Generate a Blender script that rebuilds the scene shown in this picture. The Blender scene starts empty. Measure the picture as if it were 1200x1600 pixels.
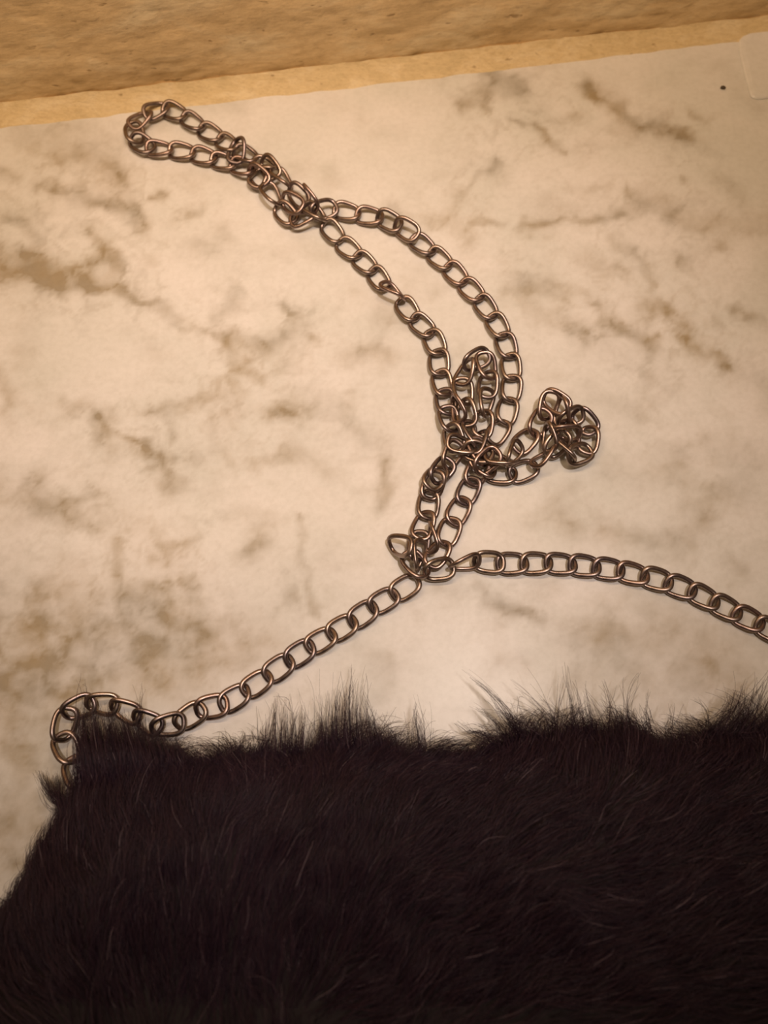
import bpy, bmesh, math, random
import numpy as np
from mathutils import Vector, Matrix

random.seed(7)
rng = np.random.default_rng(11)
SC = bpy.context.scene
COL = SC.collection
MM = 0.001

# ------------------------------------------------------------------ camera
PHI = math.radians(74.5)          # pitch below the horizon
CAM_H = 0.296                     # height of the phone over the stone
FPX = 1200.0                      # focal length for a 1200 x 1600 frame
cam_d = bpy.data.cameras.new('camera')
cam_d.sensor_fit = 'VERTICAL'
cam_d.sensor_height = 36.0
cam_d.lens = 36.0 * FPX / 1600.0
cam_d.clip_start = 0.01
cam = bpy.data.objects.new('camera', cam_d)
COL.objects.link(cam)
cam.location = (0, 0, CAM_H)
cam.rotation_euler = (math.pi / 2 - PHI, 0, 0)
cam_d.dof.use_dof = True
cam_d.dof.focus_distance = 0.298
cam_d.dof.aperture_fstop = 7.0
SC.camera = cam

# ------------------------------------------------------------------ world, lamps, exposure
SC.view_settings.view_transform = 'Standard'
SC.view_settings.look = 'None'
SC.view_settings.exposure = 0.0
SC.view_settings.gamma = 1.0
SC.view_settings.use_curve_mapping = False
world = bpy.data.worlds.new('room_glow')
world.use_nodes = True
SC.world = world
bg = world.node_tree.nodes['Background']
bg.inputs['Color'].default_value = (1.0, 0.60, 0.35, 1)
bg.inputs['Strength'].default_value = 0.105


def lamp(name, loc, target, power, radius, angle, blend, color):
    d = bpy.data.lights.new(name, 'SPOT')
    d.energy = power
    d.shadow_soft_size = radius
    d.spot_size = math.radians(angle)
    d.spot_blend = blend
    d.color = color
    o = bpy.data.objects.new(name, d)
    COL.objects.link(o)
    o.location = loc
    o.rotation_euler = (Vector(target) - Vector(loc)).to_track_quat('-Z', 'Y').to_euler()
    return o


lamp('ceiling_spot', (0.215, 0.062, 1.6), (-0.018, 0.088, 0), 51, 0.05, 17.5, 1.0, (1.0, 0.81, 0.72))
strip_d = bpy.data.lights.new('wall_side_fill', 'AREA')  # added unseen fill: brightens wall and trim, fades towards the bag
strip_d.shape = 'RECTANGLE'
strip_d.size = 0.45
strip_d.size_y = 0.06
strip_d.energy = 1.62
strip_d.color = (1.0, 0.66, 0.40)
strip = bpy.data.objects.new('wall_side_fill', strip_d)
COL.objects.link(strip)
strip.location = (-0.07, 0.20, 0.44)
strip.rotation_euler = (math.radians(34), 0, math.radians(7))


# ------------------------------------------------------------------ helpers
def at(px, py, z=0.0):
    """World point at height z (metres) seen at a pixel of the 1200 x 1600 photograph."""
    u = (px - 600.0) / FPX
    v = (py - 800.0) / FPX
    d = Vector((u, math.cos(PHI) - v * math.sin(PHI), -math.sin(PHI) - v * math.cos(PHI)))
    return Vector((0, 0, CAM_H)) + d * ((z - CAM_H) / d.z)


def pix(x, y, z):
    """Inverse of at(), on arrays."""
    dz = z - CAM_H
    depth = y * math.cos(PHI) - dz * math.sin(PHI)
    up = y * math.sin(PHI) + dz * math.cos(PHI)
    return 600 + FPX * x / depth, 800 - FPX * up / depth


def tag(o, label=None, cat=None, group=None, kind=None):
    if label: o['label'] = label
    if cat: o['category'] = cat
    if group: o['group'] = group
    if kind: o['kind'] = kind
    return o


def link_obj(name, data, parent=None):
    o = bpy.data.objects.new(name, data)
    COL.objects.link(o)
    o.parent = parent
    return o


def mesh_obj(name, verts, faces, mat, parent=None, smooth=True):
    me = bpy.data.meshes.new(name)
    me.from_pydata([tuple(v) for v in verts], [], faces)
    if smooth:
        me.polygons.foreach_set('use_smooth', [True] * len(me.polygons))
    me.materials.append(mat)
    me.update()
    return link_obj(name, me, parent)


_perm = np.random.default_rng(3).permutation(512)
_ang = np.random.default_rng(4).random(512) * 2 * np.pi


def noise2(x, y):
    """Gradient noise on arrays, about -0.7 .. 0.7."""
    x = np.asarray(x, float); y = np.asarray(y, float)
    xi = np.floor(x).astype(int); yi = np.floor(y).astype(int)
    xf = x - xi; yf = y - yi
    sx = xf ** 3 * (xf * (xf * 6 - 15) + 10); sy = yf ** 3 * (yf * (yf * 6 - 15) + 10)

    def g(ix, iy, dx, dy):
        a = _ang[_perm[(_perm[ix % 512] + iy) % 512]]
        return np.cos(a) * dx + np.sin(a) * dy
    n00 = g(xi, yi, xf, yf); n10 = g(xi + 1, yi, xf - 1, yf)
    n01 = g(xi, yi + 1, xf, yf - 1); n11 = g(xi + 1, yi + 1, xf - 1, yf - 1)
    a = n00 + sx * (n10 - n00); b = n01 + sx * (n11 - n01)
    return a + sy * (b - a)


def fbm(x, y, o=4):
    t = 0; a = 1.0
    for k in range(o):
        t = t + a * noise2(x * 2 ** k + 17.3 * k, y * 2 ** k + 5.1 * k); a *= 0.5
    return t


class Mat:
    def __init__(self, name):
        self.m = bpy.data.materials.new(name)
        self.m.use_nodes = True
        self.nt = self.m.node_tree
        self.b = self.nt.nodes['Principled BSDF']

    def n(self, typ, **kw):
        nd = self.nt.nodes.new(typ)
        for k, v in kw.items():
            if k in nd.inputs.keys(): nd.inputs[k].default_value = v
            else: setattr(nd, k, v)
        return nd

    def l(self, a, b):
        self.nt.links.new(a, b)

    def ramp(self, fac, stops):
        r = self.n('ShaderNodeValToRGB')
        el = r.color_ramp.elements
        while len(el) < len(stops): el.new(0.5)
        for e, (p, c) in zip(el, stops):
            e.position = p; e.color = (*c, 1) if len(c) == 3 else c
        self.l(fac, r.inputs['Fac'])
        return r.outputs['Color']

    def mix(self, fac, a, b, mode='MIX'):
        m = self.n('ShaderNodeMix', data_type='RGBA', blend_type=mode)
        for s, v in ((m.inputs[0], fac), (m.inputs[6], a), (m.inputs[7], b)):
            if isinstance(v, (int, float)): s.default_value = v
            elif isinstance(v, tuple): s.default_value = (*v, 1)
            else: self.l(v, s)
        return m.outputs[2]

    def noise(self, scale, detail=4, rough=0.55, vec=None, dist=0.0):
        t = self.n('ShaderNodeTexNoise', Scale=scale, Detail=detail, Roughness=rough, Distortion=dist)
        if vec is None:
            vec = self.n('ShaderNodeTexCoord').outputs['Object']
        self.l(vec, t.inputs['Vector'])
        return t.outputs['Fac']

    def bump(self, h, strength, dist):
        b = self.n('ShaderNodeBump', Strength=strength, Distance=dist)
        self.l(h, b.inputs['Height'])
        self.l(b.outputs['Normal'], self.b.inputs['Normal'])


# ------------------------------------------------------------------ materials
def make_marble():
    m = Mat('white_marble')
    a = m.n('ShaderNodeAttribute', attribute_name='vein_shade').outputs['Fac']
    n1 = m.noise(80, 5, 0.55, dist=0.5)
    n2 = m.noise(420, 4, 0.6)
    g = m.n('ShaderNodeMath', operation='MULTIPLY_ADD'); m.l(n1, g.inputs[0]); g.inputs[1].default_value = 1.3; g.inputs[2].default_value = 0.75
    v = m.n('ShaderNodeMath', operation='MULTIPLY', use_clamp=True); m.l(a, v.inputs[0]); m.l(g.outputs[0], v.inputs[1])
    cloud = m.ramp(m.noise(14, 4, 0.6, dist=0.4), [(0.35, (0.70, 0.715, 0.68)), (0.62, (0.80, 0.80, 0.785))])
    tint = m.ramp(m.noise(26, 3), [(0.36, (0.35, 0.325, 0.265)), (0.62, (0.38, 0.315, 0.205))])
    c = m.mix(v.outputs[0], cloud, tint)
    sp = m.ramp(n2, [(0.3, (0.93, 0.93, 0.92)), (0.6, (1, 1, 1))])
    c = m.mix(1.0, c, sp, 'MULTIPLY')
    m.l(c, m.b.inputs['Base Color'])
    m.b.inputs['Roughness'].default_value = 0.27
    m.b.inputs['Specular IOR Level'].default_value = 0.14
    m.bump(m.noise(900, 3), 0.02, 0.0003)
    return m.m


def make_tan(name, c0, c1, c2, scale, bump):
    m = Mat(name)
    tc = m.n('ShaderNodeTexCoord').outputs['Object']
    mp = m.n('ShaderNodeMapping'); m.l(tc, mp.inputs['Vector'])
    mp.inputs['Scale'].default_value = (0.45, 1, 1.3)
    f = m.noise(scale, 8, 0.65, mp.outputs['Vector'], 0.7)
    c = m.ramp(f, [(0.3, c0), (0.5, c1), (0.68, c2)])
    pit = m.ramp(m.noise(330, 2, 0.5, mp.outputs['Vector']), [(0.24, (0.45, 0.38, 0.3)), (0.31, (1, 1, 1))])
    c = m.mix(0.8, c, pit, 'MULTIPLY')
    m.l(c, m.b.inputs['Base Color'])
    fine = m.ramp(m.noise(scale * 7, 5, 0.7, mp.outputs['Vector'], 0.5), [(0.3, (0.76, 0.72, 0.66)), (0.55, (1, 1, 1))])
    c = m.mix(0.75, c, fine, 'MULTIPLY')
    m.l(c, m.b.inputs['Base Color'])
    m.b.inputs['Roughness'].default_value = 0.62
    m.bump(m.noise(scale * 3, 6, 0.6, mp.outputs['Vector']), bump, 0.0012)
    return m.m


def make_metal():
    m = Mat('dark_bronze_metal')
    f = m.noise(160, 4)
    info = m.n('ShaderNodeObjectInfo').outputs['Random']
    c = m.ramp(f, [(0.35, (0.23, 0.19, 0.18)), (0.65, (0.37, 0.315, 0.285))])
    t = m.ramp(info, [(0.0, (0.8, 0.78, 0.85)), (0.5, (1, 0.95, 0.88)), (1.0, (1.05, 0.92, 0.9))])
    m.l(m.mix(1.0, c, t, 'MULTIPLY'), m.b.inputs['Base Color'])
    m.b.inputs['Metallic'].default_value = 1.0
    r = m.ramp(m.noise(300, 3), [(0.3, (0.26,) * 3), (0.7, (0.42,) * 3)])
    m.l(r, m.b.inputs['Roughness'])
    return m.m


def make_fur():
    m = Mat('black_fur')
    h = m.n('ShaderNodeHairInfo')
    c = m.ramp(h.outputs['Random'], [(0.0, (0.008, 0.0045, 0.010)), (0.55, (0.028, 0.0155, 0.027)), (0.98, (0.056, 0.030, 0.040)), (1.0, (0.22, 0.17, 0.20))])  # palest few hairs are glints of light painted as hair colour
    m.l(c, m.b.inputs['Base Color'])
    m.b.inputs['Roughness'].default_value = 0.34
    m.b.inputs['Specular IOR Level'].default_value = 0.18
    return m.m


def make_plain(name, c, rough):
    m = Mat(name)
    f = m.noise(700, 3)
    m.l(m.ramp(f, [(0.3, tuple(x * 0.75 for x in c)), (0.7, c)]), m.b.inputs['Base Color'])
    m.b.inputs['Roughness'].default_value = rough
    return m.m


M_MARBLE = make_marble()
M_WALL = make_tan('tan_stone_tile', (0.70, 0.52, 0.27), (0.86, 0.66, 0.37), (0.93, 0.78, 0.50), 55, 0.5)
M_GROUT = make_tan('yellow_grout', (0.62, 0.50, 0.27), (0.73, 0.59, 0.33), (0.81, 0.69, 0.44), 120, 0.5)
M_METAL = make_metal()
M_FUR = make_fur()
M_SKIN = make_plain('dark_backing_cloth', (0.012, 0.008, 0.009), 0.9)
M_CRUMB = make_plain('brown_crumb', (0.09, 0.07, 0.045), 0.8)

# ------------------------------------------------------------------ marble countertop
# veins and smudges of the stone, plus shade painted into the lower corners: (points in photograph pixels, half width, strength)
VEINS_AND_SHADE = [
    ([(0, 405), (40, 420), (90, 435), (140, 440)], 15, .95), ([(0, 420), (25, 422)], 22, .5), ([(100, 440), (170, 450), (240, 473)], 7, .75),
    ([(240, 473), (290, 512), (340, 530), (380, 560)], 6, .38), ([(50, 400), (100, 420), (150, 400)], 9, .5),
    ([(0, 340), (40, 350), (60, 380)], 8, .4), ([(20, 330), (60, 370)], 6, .3), ([(90, 295), (130, 305), (180, 320), (215, 345)], 10, .55),
    ([(100, 240), (150, 250), (180, 275)], 16, .5), ([(60, 290), (110, 300)], 8, .35), ([(180, 280), (210, 320), (225, 350)], 9, .45),
    ([(170, 380), (180, 420)], 8, .35), ([(0, 270), (20, 268)], 8, .4), ([(30, 200), (60, 215), (80, 220)], 16, .3), ([(120, 200), (180, 230)], 20, .18),
    ([(243, 310), (250, 307)], 5, .75), ([(300, 330), (312, 325)], 6, .55), ([(355, 360), (362, 375)], 9, .35), ([(320, 380), (330, 385)], 12, .25),
    ([(140, 360), (180, 410), (175, 430)], 8, .4), ([(92, 462), (104, 472)], 4, .4),
    # belt through the middle left
    ([(340, 500), (360, 480), (370, 465)], 10, .4), ([(360, 530), (400, 540), (450, 530), (480, 520)], 9, .45), ([(440, 475), (458, 490)], 6, .55),
    ([(350, 545), (370, 575), (410, 595)], 8, .45), ([(420, 535), (445, 540)], 10, .35), ([(470, 500), (490, 530)], 9, .3),
    ([(540, 560), (590, 545), (600, 560)], 14, .35), ([(460, 620), (510, 640), (540, 650)], 15, .28), ([(360, 590), (380, 610)], 6, .4),
    ([(240, 645), (290, 630), (350, 615)], 9, .5), ([(260, 640), (265, 680)], 8, .4), ([(100, 630), (150, 645), (180, 650)], 7, .3),
    ([(155, 655), (190, 680), (225, 705), (250, 720)], 5, .62), ([(155, 660), (160, 675)], 8, .4), ([(170, 700), (180, 720)], 10, .3),
    ([(240, 710), (260, 750), (270, 765)], 11, .45), ([(370, 625), (365, 660)], 9, .35), ([(250, 715), (310, 715)], 8, .3),
    ([(430, 645), (445, 642)], 10, .55), ([(330, 650), (340, 700), (360, 720)], 9, .25), ([(450, 700), (500, 730), (520, 740)], 10, .3), ([(400, 720), (450, 715)], 9, .25),
    ([(600, 720), (603, 760), (600, 790)], 9, .5), ([(540, 660), (575, 695)], 12, .22),
    # left brown bank
    ([(0, 770), (30, 775), (70, 790)], 20, .45), ([(40, 750), (60, 740)], 10, .3), ([(70, 795), (120, 805), (150, 820)], 12, .5), ([(100, 790), (150, 770)], 7, .35),
    ([(0, 590), (10, 620)], 10, .4), ([(0, 640), (20, 660)], 10, .2), ([(180, 850), (185, 900)], 8, .4), ([(250, 830), (260, 880)], 8, .25), ([(255, 855), (300, 840)], 7, .4),
    ([(190, 930), (220, 920)], 14, .5), ([(235, 915), (260, 935), (265, 905)], 7, .4), ([(150, 770), (230, 840)], 24, .18), ([(385, 855), (410, 852)], 9, .5),
    ([(290, 900), (305, 940)], 7, .35), ([(450, 935), (455, 920)], 8, .5), ([(470, 810), (470, 850), (483, 920), (485, 960)], 5, .35), ([(360, 800), (420, 810)], 9, .2),
    ([(60, 920), (90, 930), (130, 960)], 15, .32), ([(0, 1020), (60, 1000), (150, 990), (240, 1000)], 55, .42), ([(20, 1065), (110, 1080)], 40, .42), ([(240, 960), (350, 1000), (400, 1010)], 34, .38),  # wide strokes: brown stain, deepened to paint the lower left shade
    ([(220, 1010), (300, 1050)], 30, .24), ([(0, 1090), (60, 1200), (40, 1300)], 60, .44), ([(0, 960), (120, 1050), (230, 1060)], 60, .25), ([(20, 1310), (40, 1330)], 22, .25),  # wide strokes here too: stain plus painted shade
    # upper right
    ([(755, 105), (780, 125), (815, 140)], 12, .6), ([(720, 168), (745, 155), (765, 140)], 9, .62), ([(800, 192), (812, 200)], 4, .6), ([(827, 197), (850, 215), (878, 238)], 5, .62), ([(755, 172), (765, 178)], 6, .5),
    ([(920, 140), (960, 170), (1000, 190), (1060, 210)], 9, .55), ([(1030, 205), (1075, 220)], 9, .4), ([(925, 130), (960, 155)], 12, .3), ([(1080, 175), (1102, 195)], 5, .35), ([(855, 190), (910, 185)], 6, .3),
    ([(758, 268), (775, 245)], 5, .6), ([(720, 308), (750, 275)], 4, .42), ([(695, 340), (720, 308)], 9, .3), ([(740, 350), (785, 350)], 4, .45), ([(815, 350), (860, 347), (920, 345), (970, 338)], 5.5, .52),
    ([(880, 293), (950, 297)], 6, .25), ([(990, 310), (1030, 312), (1050, 335)], 10, .5), ([(1060, 340), (1110, 350), (1200, 350)], 13, .32), ([(1065, 280), (1072, 287)], 5, .4), ([(1120, 285), (1150, 310)], 12, .25),
    ([(960, 378), (1000, 400), (1015, 435)], 7, .4), ([(1065, 415), (1090, 420)], 8, .38), ([(970, 420), (980, 430)], 8, .3), ([(910, 400), (940, 415)], 12, .22), ([(1115, 380), (1125, 385)], 6, .3),
    ([(620, 345), (605, 335)], 12, .4), ([(660, 345), (690, 345)], 9, .25), ([(720, 350), (735, 390)], 10, .22),
    ([(800, 450), (850, 440), (880, 465)], 9, .38), ([(820, 475), (870, 500), (910, 520)], 13, .4), ([(925, 470), (960, 500), (990, 525), (1020, 545)], 8.5, .55), ([(945, 500), (980, 520)], 8, .45),
    ([(1005, 480), (1040, 480), (1070, 510)], 12, .45), ([(1080, 530), (1110, 560), (1140, 580)], 6, .55), ([(1070, 500), (1095, 540)], 14, .28), ([(1150, 480), (1170, 500), (1195, 510)], 8, .5), ([(1005, 590), (1015, 600)], 9, .42), ([(1120, 500), (1125, 505)], 6, .35),
    ([(790, 430), (810, 435)], 7, .3), ([(1140, 580), (1200, 605)], 14, .25), ([(920, 540), (1000, 560), (1040, 570)], 20, .15),
    # right middle
    ([(930, 620), (960, 640), (1000, 645)], 16, .25), ([(960, 730), (1000, 740), (1050, 720)], 18, .25), ([(860, 785), (890, 770)], 12, .35), ([(890, 820), (930, 835)], 14, .25), ([(950, 835), (1010, 845), (1040, 840)], 13, .4), ([(1080, 850), (1100, 810)], 14, .3),
    ([(1120, 770), (1160, 760)], 14, .28), ([(1130, 870), (1165, 890)], 10, .32), ([(1060, 740), (1140, 780)], 24, .16), ([(1100, 690), (1180, 720)], 18, .22),
    ([(740, 910), (760, 935), (790, 950), (850, 965)], 7, .45), ([(780, 945), (830, 960)], 9, .28), ([(690, 915), (720, 920)], 9, .22), ([(770, 1000), (790, 960)], 10, .2), ([(880, 990), (950, 1000)], 24, .22),
    ([(960, 1000), (1040, 980), (1100, 1010)], 44, .34), ([(1000, 1060), (1080, 1060), (1150, 1030)], 40, .24), ([(620, 930), (650, 960)], 9, .16), ([(760, 1060), (780, 1030)], 10, .22), ([(560, 1010), (600, 1030)], 12, .12),  # widest strokes: brown stain, strengthened as painted shade at lower right
    ([(150, 490), (130, 520)], 9, .08), ([(560, 455), (590, 480)], 14, .14), ([(595, 495), (640, 500)], 12, .25),
]


def build_counter():
    fine = 0.00125
    xs = np.concatenate([np.linspace(-0.7, -0.24, 24)[:-1], np.arange(-0.24, 0.24, fine), np.linspace(0.24, 0.7, 24)])
    ys = np.concatenate([np.linspace(-0.5, -0.10, 20)[:-1], np.arange(-0.10, 0.36, fine)])
    X, Y = np.meshgrid(xs, ys)
    x = X.ravel(); y = Y.ravel()
    # clip the back against the wall line
    px, py = pix(x, np.maximum(y, -0.2), 0.0)
    wx = px + 17 * fbm(px / 55, py / 55) + 5 * noise2(px / 14 + 9, py / 14)
    wy = py + 15 * fbm(px / 55 + 31, py / 55 + 8) + 5 * noise2(px / 14 + 3, py / 14 + 40)
    v = np.zeros_like(x); zone = np.zeros_like(x)
    for pts, w, s in VEINS_AND_SHADE:
        best = np.full_like(x, 1e9)
        for (ax, ay), (bx, by) in zip(pts[:-1], pts[1:]):
            dx, dy = bx - ax, by - ay
            t = np.clip(((wx - ax) * dx + (wy - ay) * dy) / (dx * dx + dy * dy), 0, 1)
            d2 = (wx - ax - t * dx) ** 2 + (wy - ay - t * dy) ** 2
            best = np.minimum(best, d2)
        zone = 1 - (1 - zone) * (1 - 0.55 * s * np.exp(-best / (2 * (w + 30) ** 2)))
        v = 1 - (1 - v) * (1 - np.clip(0.9 * s, 0, .95) * np.exp(-best / (2 * (w * 1.0) ** 2)))
    # broad natural smudging, also where the photograph does not reach
    r = np.abs(fbm(px / 160 + 3, py / 160 + 7, 5))
    far = np.clip((np.abs(px - 600) - 600) / 120, 0, 1)
    v = v + far * 0.6 * np.exp(-(r / 0.07) ** 2) + 0.35 * np.clip(fbm(px / 95 + .37 * py / 95, py / 60, 5), 0, 1) ** 1.3
    net = np.exp(-(np.abs(fbm(wx / 75, wy / 58, 4)) / 0.07) ** 2) + 0.7 * np.exp(-(np.abs(fbm(wx / 48 + 21, wy / 40 + 4, 4)) / 0.06) ** 2)
    v = v + 0.30 * zone * np.clip(net, 0, 1.2)
    v *= 0.8 + 0.6 * fbm(px / 42 + 50, py / 42, 3)
    v = np.clip(v, 0, 1)
    nx, ny = len(xs), len(ys)
    ang = math.atan2((WALL_B - WALL_A).y, (WALL_B - WALL_A).x)
    # shear the grid so its back edge runs along the wall
    yback = WALL_A.y + (x - WALL_A.x) * math.tan(ang) + 0.004
    y2 = np.minimum(y, yback)
    verts = [(a, b, 0.0) for a, b in zip(x, y2)]
    faces = [(j * nx + i, j * nx + i + 1, (j + 1) * nx + i + 1, (j + 1) * nx + i)
             for j in range(ny - 1) for i in range(nx - 1)
             if not (y[j * nx + i] > yback[j * nx + i] and y[j * nx + i + 1] > yback[j * nx + i + 1])]
    # underside of the slab
    n0 = len(verts)
    T = -0.03
    cs = [(-0.7, -0.5), (0.7, -0.5), (0.7, WALL_A.y + (0.7 - WALL_A.x) * math.tan(ang)), (-0.7, WALL_A.y + (-0.7 - WALL_A.x) * math.tan(ang))]
    verts += [(a, b, -0.0002) for a, b in cs] + [(a, b, T) for a, b in cs]
    faces += [(n0 + 7, n0 + 6, n0 + 5, n0 + 4)] + [(n0 + k, n0 + 4 + k, n0 + 4 + (k + 1) % 4, n0 + (k + 1) % 4) for k in range(4)]
    o = mesh_obj('marble_countertop', verts, faces, M_MARBLE, smooth=False)
    at_ = o.data.attributes.new('vein_shade', 'FLOAT', 'POINT')
    at_.data.foreach_set('value', np.concatenate([v, np.full(8, 0.1)]).astype(np.float32))
    return tag(o, 'white marble countertop with grey-brown veins under the fur bag', 'countertop')


WALL_A = at(0, 186); WALL_B = at(1200, 47)
build_counter()
WDIR = (WALL_B - WALL_A).normalized()
WNORM = Vector((WDIR.y, -WDIR.x, 0))          # towards the camera


def wall_point(s, d, z):
    return WALL_A + WDIR * s + WNORM * d + Vector((0, 0, z))


def build_wall():
    ns, nz = 460, 130
    S = np.linspace(-0.42, 0.85, ns); Z = np.linspace(0.0, 0.26, nz)
    g, h = np.meshgrid(S, Z)
    rel = 0.0009 * fbm(g * 30, h * 75, 4) + 0.0008 * fbm(g * 130 + 30 * h, h * 300, 3)
    verts = [wall_point(s, d - 0.0045, z) for s, d, z in zip(g.ravel(), rel.ravel(), h.ravel())]
    n0 = len(verts)
    faces = [(j * ns + i, j * ns + i + 1, (j + 1) * ns + i + 1, (j + 1) * ns + i) for j in range(nz - 1) for i in range(ns - 1)]
    for s, z in ((-0.42, 0), (0.85, 0), (0.85, 0.26), (-0.42, 0.26)):
        verts.append(wall_point(s, -0.03, z))
    faces.append((n0 + 3, n0 + 2, n0 + 1, n0))
    e = [0, ns - 1, ns * nz - 1, ns * (nz - 1)]
    for k in range(4):
        a, b = k, (k + 1) % 4
        faces.append((e[a], n0 + a, n0 + b, e[b]))
    o = mesh_obj('wall_back', verts, faces, M_WALL)
    tag(o, 'tan stone tile wall with rippled relief behind the marble', kind='structure')

    # grout bead in the corner: a hollow quarter section with an uneven lower edge
    n, k = 420, 7
    verts = []; faces = []
    for i in range(n):
        s = -0.42 + 1.27 * i / (n - 1)
        wob = 0.0006 * float(fbm(s * 70, 3.3, 4)); wob2 = 0.0005 * float(fbm(s * 60, 9.1, 4))
        fade = 1.0 - 0.12 * max(0, min(1, (s - 0.25) / 0.1))
        for q in range(k):
            t = q / (k - 1)
            a = t * math.pi / 2
            d = (0.0056 + wob * 2) * fade * (1 - math.sin(a) * 0.93) - 0.0045 * t
            z = (0.0052 + wob2 * 2) * fade * (1 - math.cos(a)) + 0.0011 * math.sin(2 * a) * (t > 0) - 0.0001 * (t == 0)
            verts.append(wall_point(s, d, z))
    for i in range(n - 1):
        for q in range(k - 1):
            a = i * k + q
            faces.append((a, a + k, a + k + 1, a + 1))
    b0 = len(verts)                       # hidden back and underside, on vertices of their own
    for i in range(n):
        verts += [verts[i * k].copy(), wall_point(-0.42 + 1.27 * i / (n - 1), -0.008, 0.0), verts[i * k + k - 1].copy()]
    for i in range(n - 1):
        a = b0 + 3 * i
        faces += [(a + 1, a + 4, a + 3, a), (a + 2, a + 5, a + 4, a + 1)]
    o = mesh_obj('trim_1', verts, faces, M_GROUT)
    tag(o, 'yellow grout bead along the foot of the tan wall', kind='structure')


build_wall()


def build_offcut():
    """Thin pale stone plate with a rounded corner, cut by the right edge of the photograph."""
    pts = []
    c = [at(1178, 150, .003), at(1155, 62, .003), at(1172, 33, .003), at(1290, 12, .003), at(1330, 130, .003)]
    for i in range(len(c)):
        p, q, r = c[i - 1], c[i], c[(i + 1) % len(c)]
        k = 0.35 if i in (1, 2) else 0.12
        a = q + (p - q) * k; b = q + (r - q) * k
        for t in [j / 6 for j in range(7)]:
            pts.append((1 - t) ** 2 * a + 2 * t * (1 - t) * q + t * t * b)
    cen = sum(pts, Vector()) / len(pts)
    bm = bmesh.new()
    rings = []
    for inset, z in ((0.0, 0.0001), (0.0, 0.0004), (0.0008, 0.0009), (0.003, 0.0012)):
        rings.append([bm.verts.new((*(p + (cen - p).normalized() * inset).xy, z)) for p in pts])
    n = len(pts)
    for r0, r1 in zip(rings[:-1], rings[1:]):
        for i in range(n):
            bm.faces.new((r0[i], r0[(i + 1) % n], r1[(i + 1) % n], r1[i]))
    bm.faces.new(rings[-1]); bm.faces.new(rings[0][::-1])
    bmesh.ops.recalc_face_normals(bm, faces=bm.faces)
    me = bpy.data.meshes.new('stone_plate'); bm.to_mesh(me); bm.free()
    me.materials.append(M_MARBLE)
    o = link_obj('stone_plate', me)
    tag(o, 'thin pale stone plate with rounded corner at the wall foot, cut by the frame', 'plate')


build_offcut()


def build_crumb():
    bm = bmesh.new()
    bmesh.ops.create_icosphere(bm, subdivisions=2, radius=0.00105)
    for v in bm.verts:
        v.co *= 1 + 0.35 * float(noise2(v.co.x * 1500 + 4, v.co.y * 1500 + v.co.z * 900))
        v.co.z *= 0.55
        v.co.x *= 1.25
    lo = min(v.co.z for v in bm.verts)
    for v in bm.verts: v.co.z -= lo
    me = bpy.data.meshes.new('crumb'); bm.to_mesh(me); bm.free()
    me.materials.append(M_CRUMB)
    o = link_obj('crumb', me)
    o.location = at(1129, 138)
    tag(o, 'small dark brown crumb alone on the marble near the wall', 'crumb')


build_crumb()

# ------------------------------------------------------------------ fur bag
ORIGIN = at(560, 1380, 0)
bag = tag(link_obj('fur_handbag', None), 'black shaggy fur handbag with dark metal chain strap on marble', 'handbag')
bag.location = ORIGIN

ZC, TOP = 0.012, 0.030
Q = [at(-250, 1900, ZC), at(1480, 1900, ZC), at(1345, 1168, ZC), at(140, 1200, ZC)]   # bottom left, bottom right, top right, top left


def bag_xy(s, t):
    """s, t in -1..1, rounded corners; the top rim waves as in the photograph."""
    k = 0.05
    ss = s * np.sqrt(1 - k * t ** 2 * np.abs(t)); tt = t * np.sqrt(1 - k * s ** 2 * np.abs(s) ** 6)
    a = (ss + 1) / 2; b = (tt + 1) / 2
    x = (1 - b) * ((1 - a) * Q[0].x + a * Q[1].x) + b * ((1 - a) * Q[3].x + a * Q[2].x)
    y = (1 - b) * ((1 - a) * Q[0].y + a * Q[1].y) + b * ((1 - a) * Q[3].y + a * Q[2].y)
    w = np.clip((t - 0.4) / 0.6, 0, 1) ** 2
    y = y + w * (0.0035 * np.exp(-((s - 0.28) / 0.2) ** 2) + 0.006 * np.exp(-((s - 0.85) / 0.2) ** 2) - 0.0015 * np.cos(s * 9))
    return x, y


def bag_h(s, t):
    e = np.clip(1 - np.abs(s) ** 4, 0, 1) ** 0.55 * np.clip(1 - np.abs(t) ** 2.6, 0, 1) ** 0.6
    return e


def bag_top(s, t):
    x, y = bag_xy(s, t)
    e = bag_h(s, t)
    z = ZC + TOP * e + 0.0035 * e * fbm(s * 3 + 5, t * 2.2 + 1, 3)
    return np.stack([x, y, z], -1)


def build_body():
    n = 72
    g = np.sin(np.linspace(-1, 1, n) * np.pi / 2)
    S, T = np.meshgrid(g, g)
    top = bag_top(S, T).reshape(-1, 3)
    bot = top.copy()
    bot[:, 2] = ZC - (ZC - 0.0006) * np.clip(bag_h(S, T).ravel() * 1.6, 0, 1)
    verts = []; faces = []
    idx = np.arange(n * n).reshape(n, n)
    rim = np.zeros((n, n), bool); rim[0] = rim[-1] = True; rim[:, 0] = rim[:, -1] = True
    verts = list(top); bidx = idx.copy()
    for j in range(n):
        for i in range(n):
            if not rim[j, i]:
                bidx[j, i] = len(verts); verts.append(bot[j * n + i])
    for j in range(n - 1):
        for i in range(n - 1):
            faces.append((idx[j, i], idx[j, i + 1], idx[j + 1, i + 1], idx[j + 1, i]))
            faces.append((bidx[j, i], bidx[j + 1, i], bidx[j + 1, i + 1], bidx[j, i + 1]))
    verts = [Vector(v) - ORIGIN for v in verts]
    faces = [tuple(int(q) for q in f) for f in faces]
    return mesh_obj('bag_body', verts, faces, M_SKIN, bag)


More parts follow.
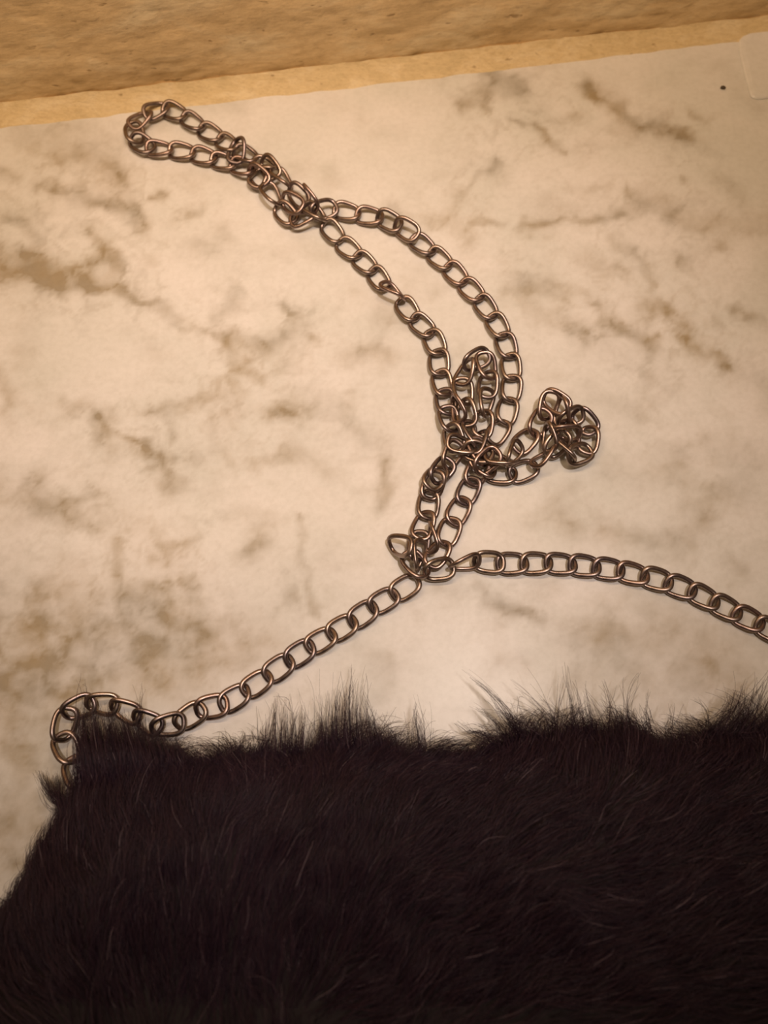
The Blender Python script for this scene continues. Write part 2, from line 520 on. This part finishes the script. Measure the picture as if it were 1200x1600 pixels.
build_body()

NP = 9                                   # points per hair


def hairs_on_body(n, s0, s1, t0, t1, length, lie):
    s = rng.uniform(s0, s1, n); t = rng.uniform(t0, t1, n)
    e = 1e-3
    p = bag_top(s, t)
    ds = bag_top(np.clip(s + e, -1, 1), t) - bag_top(np.clip(s - e, -1, 1), t); dt = bag_top(s, np.clip(t + e, -1, 1)) - bag_top(s, np.clip(t - e, -1, 1))
    nr = np.cross(ds, dt); nr /= np.linalg.norm(nr, axis=1)[:, None] + 1e-12
    px, py = pix(p[:, 0], p[:, 1], p[:, 2])
    # combing direction: up and away at the top rim, swept to the upper right lower down
    depth = np.clip((py - 1180) / 95, 0, 1)
    a = np.radians(92 - depth * (10 + 62 * np.clip((px - 400) / 420, 0, 1)) + 26 * np.clip((320 - px) / 200, 0, 1))
    a = a + 1.1 * fbm(px / 120, py / 90, 3) + rng.normal(0, 0.22, n)
    flow = np.stack([np.cos(a), np.sin(a), np.zeros(n)], -1)
    flow -= nr * np.sum(flow * nr, 1)[:, None]
    flow /= np.linalg.norm(flow, axis=1)[:, None] + 1e-9
    L = length * rng.uniform(0.55, 1.2, n) * (1 + 0.5 * fbm(px / 60 + 9, py / 60, 3))
    u = np.linspace(0, 1, NP)[None, :, None]
    rise = lie * rng.uniform(0.6, 1.4, n)
    pts = p[:, None] + L[:, None, None] * (flow[:, None] * (u * (0.9 - 0.05 * u)) + nr[:, None] * (rise[:, None, None] * (u * 1.25 - u * u * 0.85)))
    # clumps: hair draws towards the hair at the middle of its lock
    K = max(20, n // 32)
    cs = rng.choice(n, K, replace=False)
    near = np.empty(n, int)
    key = np.stack([px, py * 1.0], -1)
    for i in range(0, n, 2000):
        d = ((key[i:i + 2000, None] - key[cs][None]) ** 2).sum(-1)
        near[i:i + 2000] = cs[d.argmin(1)]
    k = (0.15 + 0.6 * rng.random(n)[:, None, None]) * u ** 1.6
    pts = pts * (1 - k) + pts[near] * k
    # small waves
    ph = rng.random((n, 1)) * 6.28; am = 0.0006 * rng.random((n, 1)); uu = u[..., 0]
    pts[..., 0] += am * np.sin(uu * 7 + ph) * uu; pts[..., 1] += am * np.cos(uu * 6 + ph * 1.7) * uu
    return pts


def tuft(base, tip, n, wbase, wtip, bend=0.0, zb=0.012, zt=0.010, lo=0.45, curl=0.0):
    """A lock from a base to a tip given in photograph pixels; widths in pixels, bend sideways in pixels."""
    b0 = np.array(base, float); t0 = np.array(tip, float)
    d = t0 - b0; L = np.linalg.norm(d); d /= L; q = np.array([-d[1], d[0]])
    b = b0 + q * rng.normal(0, wbase, n)[:, None] + d * rng.normal(0, 10, n)[:, None]
    # hairs of a lock gather in a few pointed strands of unequal length
    K = max(3, n // 6)
    sub = rng.integers(0, K, n)
    sb = rng.normal(0, wbase, K); order = np.argsort(sb)
    b = b0 + q * (sb[sub] + rng.normal(0, wbase * 0.35, n))[:, None] + d * rng.normal(0, 10, n)[:, None]
    frac = (lo + (1.04 - lo) * rng.random(K) ** 0.9)[sub] * rng.uniform(0.75, 1.03, n)
    side = (sb * 0.55 * min(1, wtip / wbase) + rng.normal(0, wtip * 0.75, K))[sub] + rng.normal(0, 1.5, n)
    stray = rng.random(n) < 0.14
    side = np.where(stray, rng.normal(0, wtip * 1.8, n), side)
    tp = b0 + (t0 - b0) * frac[:, None] + q * (side * frac + rng.normal(0, 1.0, n))[:, None]
    u = np.linspace(0, 1, NP)
    out = np.zeros((n, NP, 3))
    bb = bend * (0.7 + 0.6 * rng.random(n)) + rng.normal(0, 3.5, K)[sub] + rng.normal(0, 1.5, n)
    cu = curl * rng.normal(0, 1, n); ph = rng.random(n) * 6.28
    for i, uu in enumerate(u):
        P = b * (1 - uu) + tp * uu + q * (bb * 4 * uu * (1 - uu) + cu * math.sin(uu * 3) * uu + 1.6 * np.sin(uu * 8 + ph) * uu)[:, None]
        z = zb * (1 - uu) + zt * uu + 0.006 * 4 * uu * (1 - uu)
        for h in range(n):
            out[h, i] = at(P[h, 0], P[h, 1], float(z))
    out[:, 1:, 2] += (rng.normal(0, 0.0018, n)[:, None] * u[1:])
    return out


def build_fur():
    sets = [hairs_on_body(30000, -1, 1, -0.02, 1.0, 0.017, 0.42),
            hairs_on_body(7000, -1, 1, -1.0, 0.0, 0.019, 0.42),
            hairs_on_body(15000, -1, 1, 0.90, 1.0, 0.0125, 0.55),
            hairs_on_body(3500, -1, 1, 0.955, 1.0, 0.021, 0.6),
            hairs_on_body(2500, -1.0, -0.95, 0.0, 1.0, 0.009, 0.4)]
    T = [
        # tall locks left of the middle
        ((425, 1190), (432, 1085), 60, 14, 9, 4), ((450, 1190), (447, 1095), 70, 12, 9, 0), ((470, 1190), (470, 1080), 60, 12, 9, -4),
        ((495, 1190), (505, 1075), 80, 10, 7, 3), ((515, 1190), (520, 1080), 70, 10, 8, 0), ((535, 1190), (540, 1062), 90, 12, 11, 0),
        ((550, 1190), (548, 1040), 50, 12, 14, -6, .012, .012, .6, 9), ((562, 1195), (562, 1075), 80, 12, 10, 4), ((585, 1200), (572, 1100), 60, 12, 8, 6),
        ((610, 1200), (585, 1115), 40, 12, 8, 5), ((405, 1195), (418, 1120), 60, 16, 10, 0), ((380, 1190), (400, 1130), 45, 16, 14, 0),
        ((625, 1205), (604, 1130), 30, 8, 9, 4), ((540, 1180), (575, 1040), 6, 12, 14, 8, .012, .012, .7, 12), ((500, 1180), (480, 1050), 6, 14, 16, 8, .012, .012, .7, 12),
        # thin lock
        ((664, 1205), (650, 1085), 60, 9, 7, -3, .012, .012, .45, 4), ((664, 1190), (640, 1072), 5, 5, 6, 5, .012, .012, .7, 5), ((672, 1195), (668, 1115), 12, 6, 10, 0), ((690, 1195), (690, 1140), 14, 12, 18, 0),
        # brush right of the middle
        ((775, 1165), (705, 1140), 40, 9, 14, 5), ((790, 1160), (700, 1118), 24, 9, 12, 5), ((810, 1155), (728, 1040), 24, 10, 8, 10, .012, .012, .5), ((800, 1160), (745, 1085), 36, 13, 14, 3),
        ((830, 1150), (770, 1090), 46, 14, 16, 2), ((860, 1150), (805, 1062), 22, 12, 18, 0, .012, .012, .45), ((880, 1150), (835, 1085), 40, 14, 16, 0), ((910, 1150), (885, 1030), 34, 12, 9, 0, .012, .012, .4),
        ((920, 1150), (902, 1050), 34, 12, 13, 0, .012, .012, .4), ((950, 1150), (930, 1065), 26, 16, 18, 0), ((975, 1150), (965, 1050), 14, 14, 16, 0), ((1000, 1150), (985, 1085), 22, 16, 18, 0), ((1020, 1150), (1012, 1070), 20, 10, 10, 0),
        ((1050, 1150), (1040, 1100), 22, 18, 16, 0), ((1105, 1145), (1080, 1072), 7, 6, 6, 8), ((760, 1170), (720, 1150), 30, 12, 10, 0), ((735, 1185), (700, 1160), 40, 14, 14, 0),
        ((850, 1150), (720, 1100), 8, 10, 12, 6), ((870, 1140), (930, 1100), 10, 12, 20, 0),
        # big lock at the right edge
        ((1110, 1155), (1150, 1082), 90, 12, 7, 8), ((1130, 1150), (1172, 1068), 90, 14, 9, 10), ((1150, 1150), (1195, 1060), 60, 16, 12, 10), ((1150, 1130), (1215, 1035), 18, 8, 8, 6, .014, .012, .7), ((1180, 1150), (1230, 1075), 70, 16, 12, 6),
        ((1160, 1170), (1225, 1125), 70, 20, 12, 4),
        # left corner: locks over the chain
        ((140, 1225), (128, 1104), 240, 10, 6, -4, .018, .0095, .7), ((160, 1225), (148, 1098), 240, 10, 6, -3, .018, .0095, .7), ((185, 1225), (168, 1102), 220, 10, 6, 4, .018, .0095, .7), ((207, 1220), (190, 1110), 220, 10, 6, 5, .018, .0095, .7),
        ((228, 1220), (213, 1120), 200, 10, 6, 4, .018, .0095, .65), ((248, 1215), (238, 1132), 180, 12, 7, 3, .018, .0095, .6), ((275, 1215), (266, 1142), 160, 14, 9, 0, .016, .009, .6), ((300, 1215), (300, 1155), 60, 14, 12, 0), ((330, 1210), (330, 1150), 50, 16, 14, 0), ((360, 1205), (368, 1140), 40, 16, 16, 0),
        ((130, 1120), (122, 1035), 5, 4, 5, 3, .008, .008, .7), ((215, 1135), (222, 1062), 7, 3, 5, 0, .008, .008, .6), ((140, 1120), (137, 1072), 4, 4, 5, 0, .008, .008), ((215, 1140), (205, 1080), 3, 4, 5, 4, .008, .008),
        ((122, 1262), (58, 1206), 110, 5, 3, -16, .012, .004, .75), ((122, 1258), (78, 1202), 80, 4, 3, -13, .012, .004, .7), ((114, 1276), (80, 1258), 80, 4, 3, -4, .012, .004, .6), ((105, 1292), (84, 1290), 26, 5, 3, -3, .012, .004), ((110, 1270), (45, 1225), 5, 4, 6, -14, .012, .004), ((118, 1250), (120, 1215), 20, 6, 6, 0, .012, .008),
        ((80, 1320), (68, 1306), 12, 6, 6, 0, .012, .004), ((20, 1400), (8, 1350), 3, 4, 5, -6, .010, .004), ((60, 1345), (48, 1335), 12, 10, 8, 0, .012, .004),
        ((420, 1150), (360, 1130), 12, 10, 14, 4), ((450, 1100), (420, 1075), 3, 6, 8, 6),
    ]
    for a in T:
        sets.append(tuft(*a))
    P = np.concatenate(sets, 0)
    P[..., 2] = np.maximum(P[..., 2], 0.0004)
    P = P - np.array(ORIGIN)
    n = len(P)
    cv = bpy.data.hair_curves.new('fur')
    cv.add_curves([NP] * n)
    cv.attributes['position'].data.foreach_set('vector', P.astype(np.float32).ravel())
    r = np.linspace(1, 0.3, NP)[None] * rng.uniform(0.00005, 0.000095, n)[:, None]
    ra = cv.attributes.get('radius') or cv.attributes.new('radius', 'FLOAT', 'POINT')
    ra.data.foreach_set('value', r.astype(np.float32).ravel())
    cv.materials.append(M_FUR)
    o = link_obj('fur', cv, bag)
    tag(o, kind='stuff')


build_fur()

# ------------------------------------------------------------------ chain strap
PITCH, HA, HB, WR, TW = 0.0097, 0.0058, 0.00392, 0.00092, 0.00155
strap = link_obj('chain_strap', None, bag)
strap_loc = at(640, 890, 0)
strap.location = strap_loc - ORIGIN


def link_mesh(name, skew=0.0, squash=1.0):
    """Twisted oval curb link: swept wire along a rounded oblong whose corners rise and fall in turn."""
    na, nb = 40, 10
    cen = []
    for i in range(na):
        t = 2 * math.pi * i / na
        c, s = math.cos(t), math.sin(t)
        x = HA * math.copysign(abs(c) ** 0.72, c); y = HB * squash * math.copysign(abs(s) ** 0.78, s)
        x += skew * y
        z = -TW * (x / HA) * (y / HB)
        cen.append(Vector((x, y, z)))
    verts = []; faces = []
    for i in range(na):
        T = (cen[(i + 1) % na] - cen[i - 1]).normalized()
        out = Vector((cen[i].x, cen[i].y * 1.5, 0)); out = (out - T * out.dot(T)).normalized()
        up = T.cross(out)
        for j in range(nb):
            a = 2 * math.pi * j / nb
            # wire slightly flattened on its upper and lower faces
            verts.append(cen[i] + out * (WR * 1.04 * math.cos(a)) + up * (WR * 0.92 * math.sin(a)))
    for i in range(na):
        for j in range(nb):
            a = i * nb + j; b = i * nb + (j + 1) % nb
            c = ((i + 1) % na) * nb + (j + 1) % nb; d = ((i + 1) % na) * nb + j
            faces.append((a, d, c, b))
    me = bpy.data.meshes.new(name)
    me.from_pydata([tuple(v) for v in verts], [], faces)
    me.polygons.foreach_set('use_smooth', [True] * len(me.polygons))
    me.materials.append(M_METAL)
    me.update()
    bm = bmesh.new(); bm.from_mesh(me); bmesh.ops.recalc_face_normals(bm, faces=bm.faces); bm.to_mesh(me); bm.free()
    return me


LINKS = [link_mesh('link'), link_mesh('link', 0.10, 1.0), link_mesh('link', -0.06, 0.97)]
LINK_PTS = [Vector((a, b, c)) for a in (-HA - WR, HA + WR) for b in (-HB - WR, HB + WR) for c in (-TW * 0.62 - WR, TW * 0.62 + WR)]
count = 0


def put_link(p, q, roll=0.0):
    """One link between two joints (world points), rolled about its length by degrees."""
    global count
    o = bpy.data.objects.new('link', LINKS[count % 3]); COL.objects.link(o)
    count += 1
    X = (q - p).normalized()
    Z = Vector((0, 0, 1)); Z = (Z - X * Z.dot(X))
    Z = Z.normalized() if Z.length > 0.05 else Vector((0, 1, 0))
    Y = Z.cross(X)
    R = Matrix((X, Y, Z)).transposed() @ Matrix.Rotation(math.radians(roll + random.uniform(-5, 5)), 3, 'X')
    o.parent = strap
    c = (p + q) / 2
    low = min((R @ v).z for v in LINK_PTS)
    c.z = max(c.z, 0.0001 - low)          # the link rests on the stone, never in it
    o.matrix_local = Matrix.Translation(c - strap_loc) @ R.to_4x4()


Z0 = 2.0


def strand(js, rolls={}):
    """Joints (px, py[, height in mm]); rolls by link number."""
    P = [at(j[0], j[1], (j[2] if len(j) > 2 else Z0) * MM) for j in js]
    for i in range(len(P) - 1):
        put_link(P[i], P[i + 1], rolls.get(i, 0))


# from the bag's left corner up to the first knot
strand([(126, 1228, 7), (113, 1187, 5), (97, 1150, 3.5), (107, 1113, 3.5), (141, 1098, 3.5), (179, 1102, 3.5), (216, 1119, 3), (247, 1136, 3), (283, 1130), (314, 1108), (349, 1101), (384, 1081), (419, 1056),
        (452, 1032), (485, 1011), (518, 991), (551, 971), (583, 949), (616, 929), (650, 907, 2.4)],
       {0: 25, 1: 28, 2: 32, 3: 34, 4: 30, 5: 32, 6: 34, 7: 30, 8: 20, 9: 10})
# first knot
strand([(634, 861, 4.5), (665, 902, 5)], {0: -12})
strand([(611, 853, 1.6), (640, 857, 8.4)], {0: 24})
strand([(672, 820, 4.5), (676, 862, 5)], {0: 78})
strand([(652, 888, 3), (657, 852, 4)], {0: 60})
# left branch of the lower pair, then the inner strand up to the far knot
strand([(652, 868, 3.4), (656, 837, 3.2), (667, 806, 2.6), (672, 771, 2.4), (681, 746, 4), (699, 726, 3), (713, 700, 4), (704, 668, 4), (699, 641, 3.2), (695, 614, 2.6), (687, 583), (685, 551), (673, 520), (647, 498), (627, 469),
        (602, 450), (582, 422), (558, 400), (532, 377), (507, 347, 2.6)],
       {0: 10, 1: -14, 4: 20, 5: 40, 6: -20, 7: 14, 14: 50})
strand([(688, 736, 2.2), (672, 758, 5)], {0: 0})
# far knot and the narrow loop beyond it
strand([(507, 347, 3), (478, 320, 4), (454, 293, 4.5), (428, 262, 5), (399, 249, 4), (368, 233, 3.4), (342, 216), (315, 200), (287, 182), (257, 168), (231, 177, 3), (208, 195, 3), (212, 219, 3), (232, 232, 2.4), (266, 234), (302, 239),
        (334, 249), (364, 256), (392, 267, 3), (415, 290, 3), (434, 322, 2.6), (458, 347, 2.6), (490, 338, 3), (524, 327), (560, 335), (594, 341), (622, 356), (647, 372), (674, 394), (700, 415), (724, 441), (749, 467), (769, 494), (787, 524),
        (796, 556), (801, 591), (797, 624), (788, 660, 2.6), (768, 690, 4)],
       {0: 30, 1: -30, 2: 40, 3: 25, 10: 8, 11: -10, 12: 8, 18: 40, 19: -30, 20: 12, 21: -20, 22: 30, 25: 20, 26: 35})
strand([(374, 216, 6), (366, 255, 3.4)], {0: 22})
strand([(408, 240, 6), (434, 284, 5)], {0: 40})
strand([(472, 283, 9), (498, 338, 4)], {0: 78})
strand([(440, 312, 3), (474, 330, 6)], {0: 40})
strand([(414, 262, 3), (396, 290, 3)], {0: 20})
# right branch of the lower pair
strand([(672, 884, 4), (695, 848, 2.6), (708, 814), (725, 783), (739, 751, 2.4), (752, 722, 4), (742, 690, 5)], {0: -10, 5: 30})
# arch in the middle
strand([(742, 695, 5), (731, 662, 5), (726, 628, 5), (722, 594, 5), (732, 568, 6), (757, 556, 6), (764, 586, 5), (761, 616, 5), (757, 646, 4), (752, 678, 4), (736, 706, 6)],
       {0: 50, 1: -35, 2: 15, 3: -40, 4: 42, 5: -20, 6: 10, 7: -45, 8: 15, 9: 40})
strand([(706, 612, 7), (722, 664, 6)], {0: 70})
# centre knot
strand([(730, 700, 7), (764, 712, 7), (795, 720, 6), (808, 702, 4)], {0: 10, 1: -45, 2: 60})
strand([(745, 735, 6), (778, 705, 8)], {0: 25})
strand([(704, 690, 8), (738, 700, 6)], {0: -20})
# small cluster on the right: out along the upper side, back along the lower
strand([(808, 702, 3), (834, 675, 3), (852, 648, 4), (860, 622, 7), (878, 634, 8), (876, 658, 5), (905, 650, 3.4), (922, 670, 3), (915, 706, 3), (894, 714, 5), (876, 688, 5), (862, 703, 3), (833, 730, 2.4), (802, 742), (765, 737, 2.6), (744, 718, 4)],
       {0: -8, 1: 20, 2: 20, 3: 30, 4: 62, 5: 50, 6: 20, 7: 24, 8: -20, 9: 60, 10: -20, 11: 60, 14: 20})
strand([(868, 672, 8), (900, 678, 7)], {0: 72})
strand([(884, 650, 5), (892, 706, 4)], {0: 30})
strand([(853, 668, 4), (858, 705, 3)], {0: 70})
# outer end: from the first knot to the right edge and round to the bag's right corner
strand([(666, 894, 4.5), (706, 887, 3.2), (745, 878, 2.6), (781, 881), (819, 880), (856, 880), (895, 882), (931, 886), (970, 892), (1007, 900), (1045, 910), (1082, 924), (1117, 941), (1152, 958), (1187, 975), (1222, 994), (1257, 1014), (1291, 1036),
        (1320, 1064), (1340, 1098), (1346, 1136, 5), (1345, 1176, 8)],
       {0: 30, 1: 72, 2: 22})
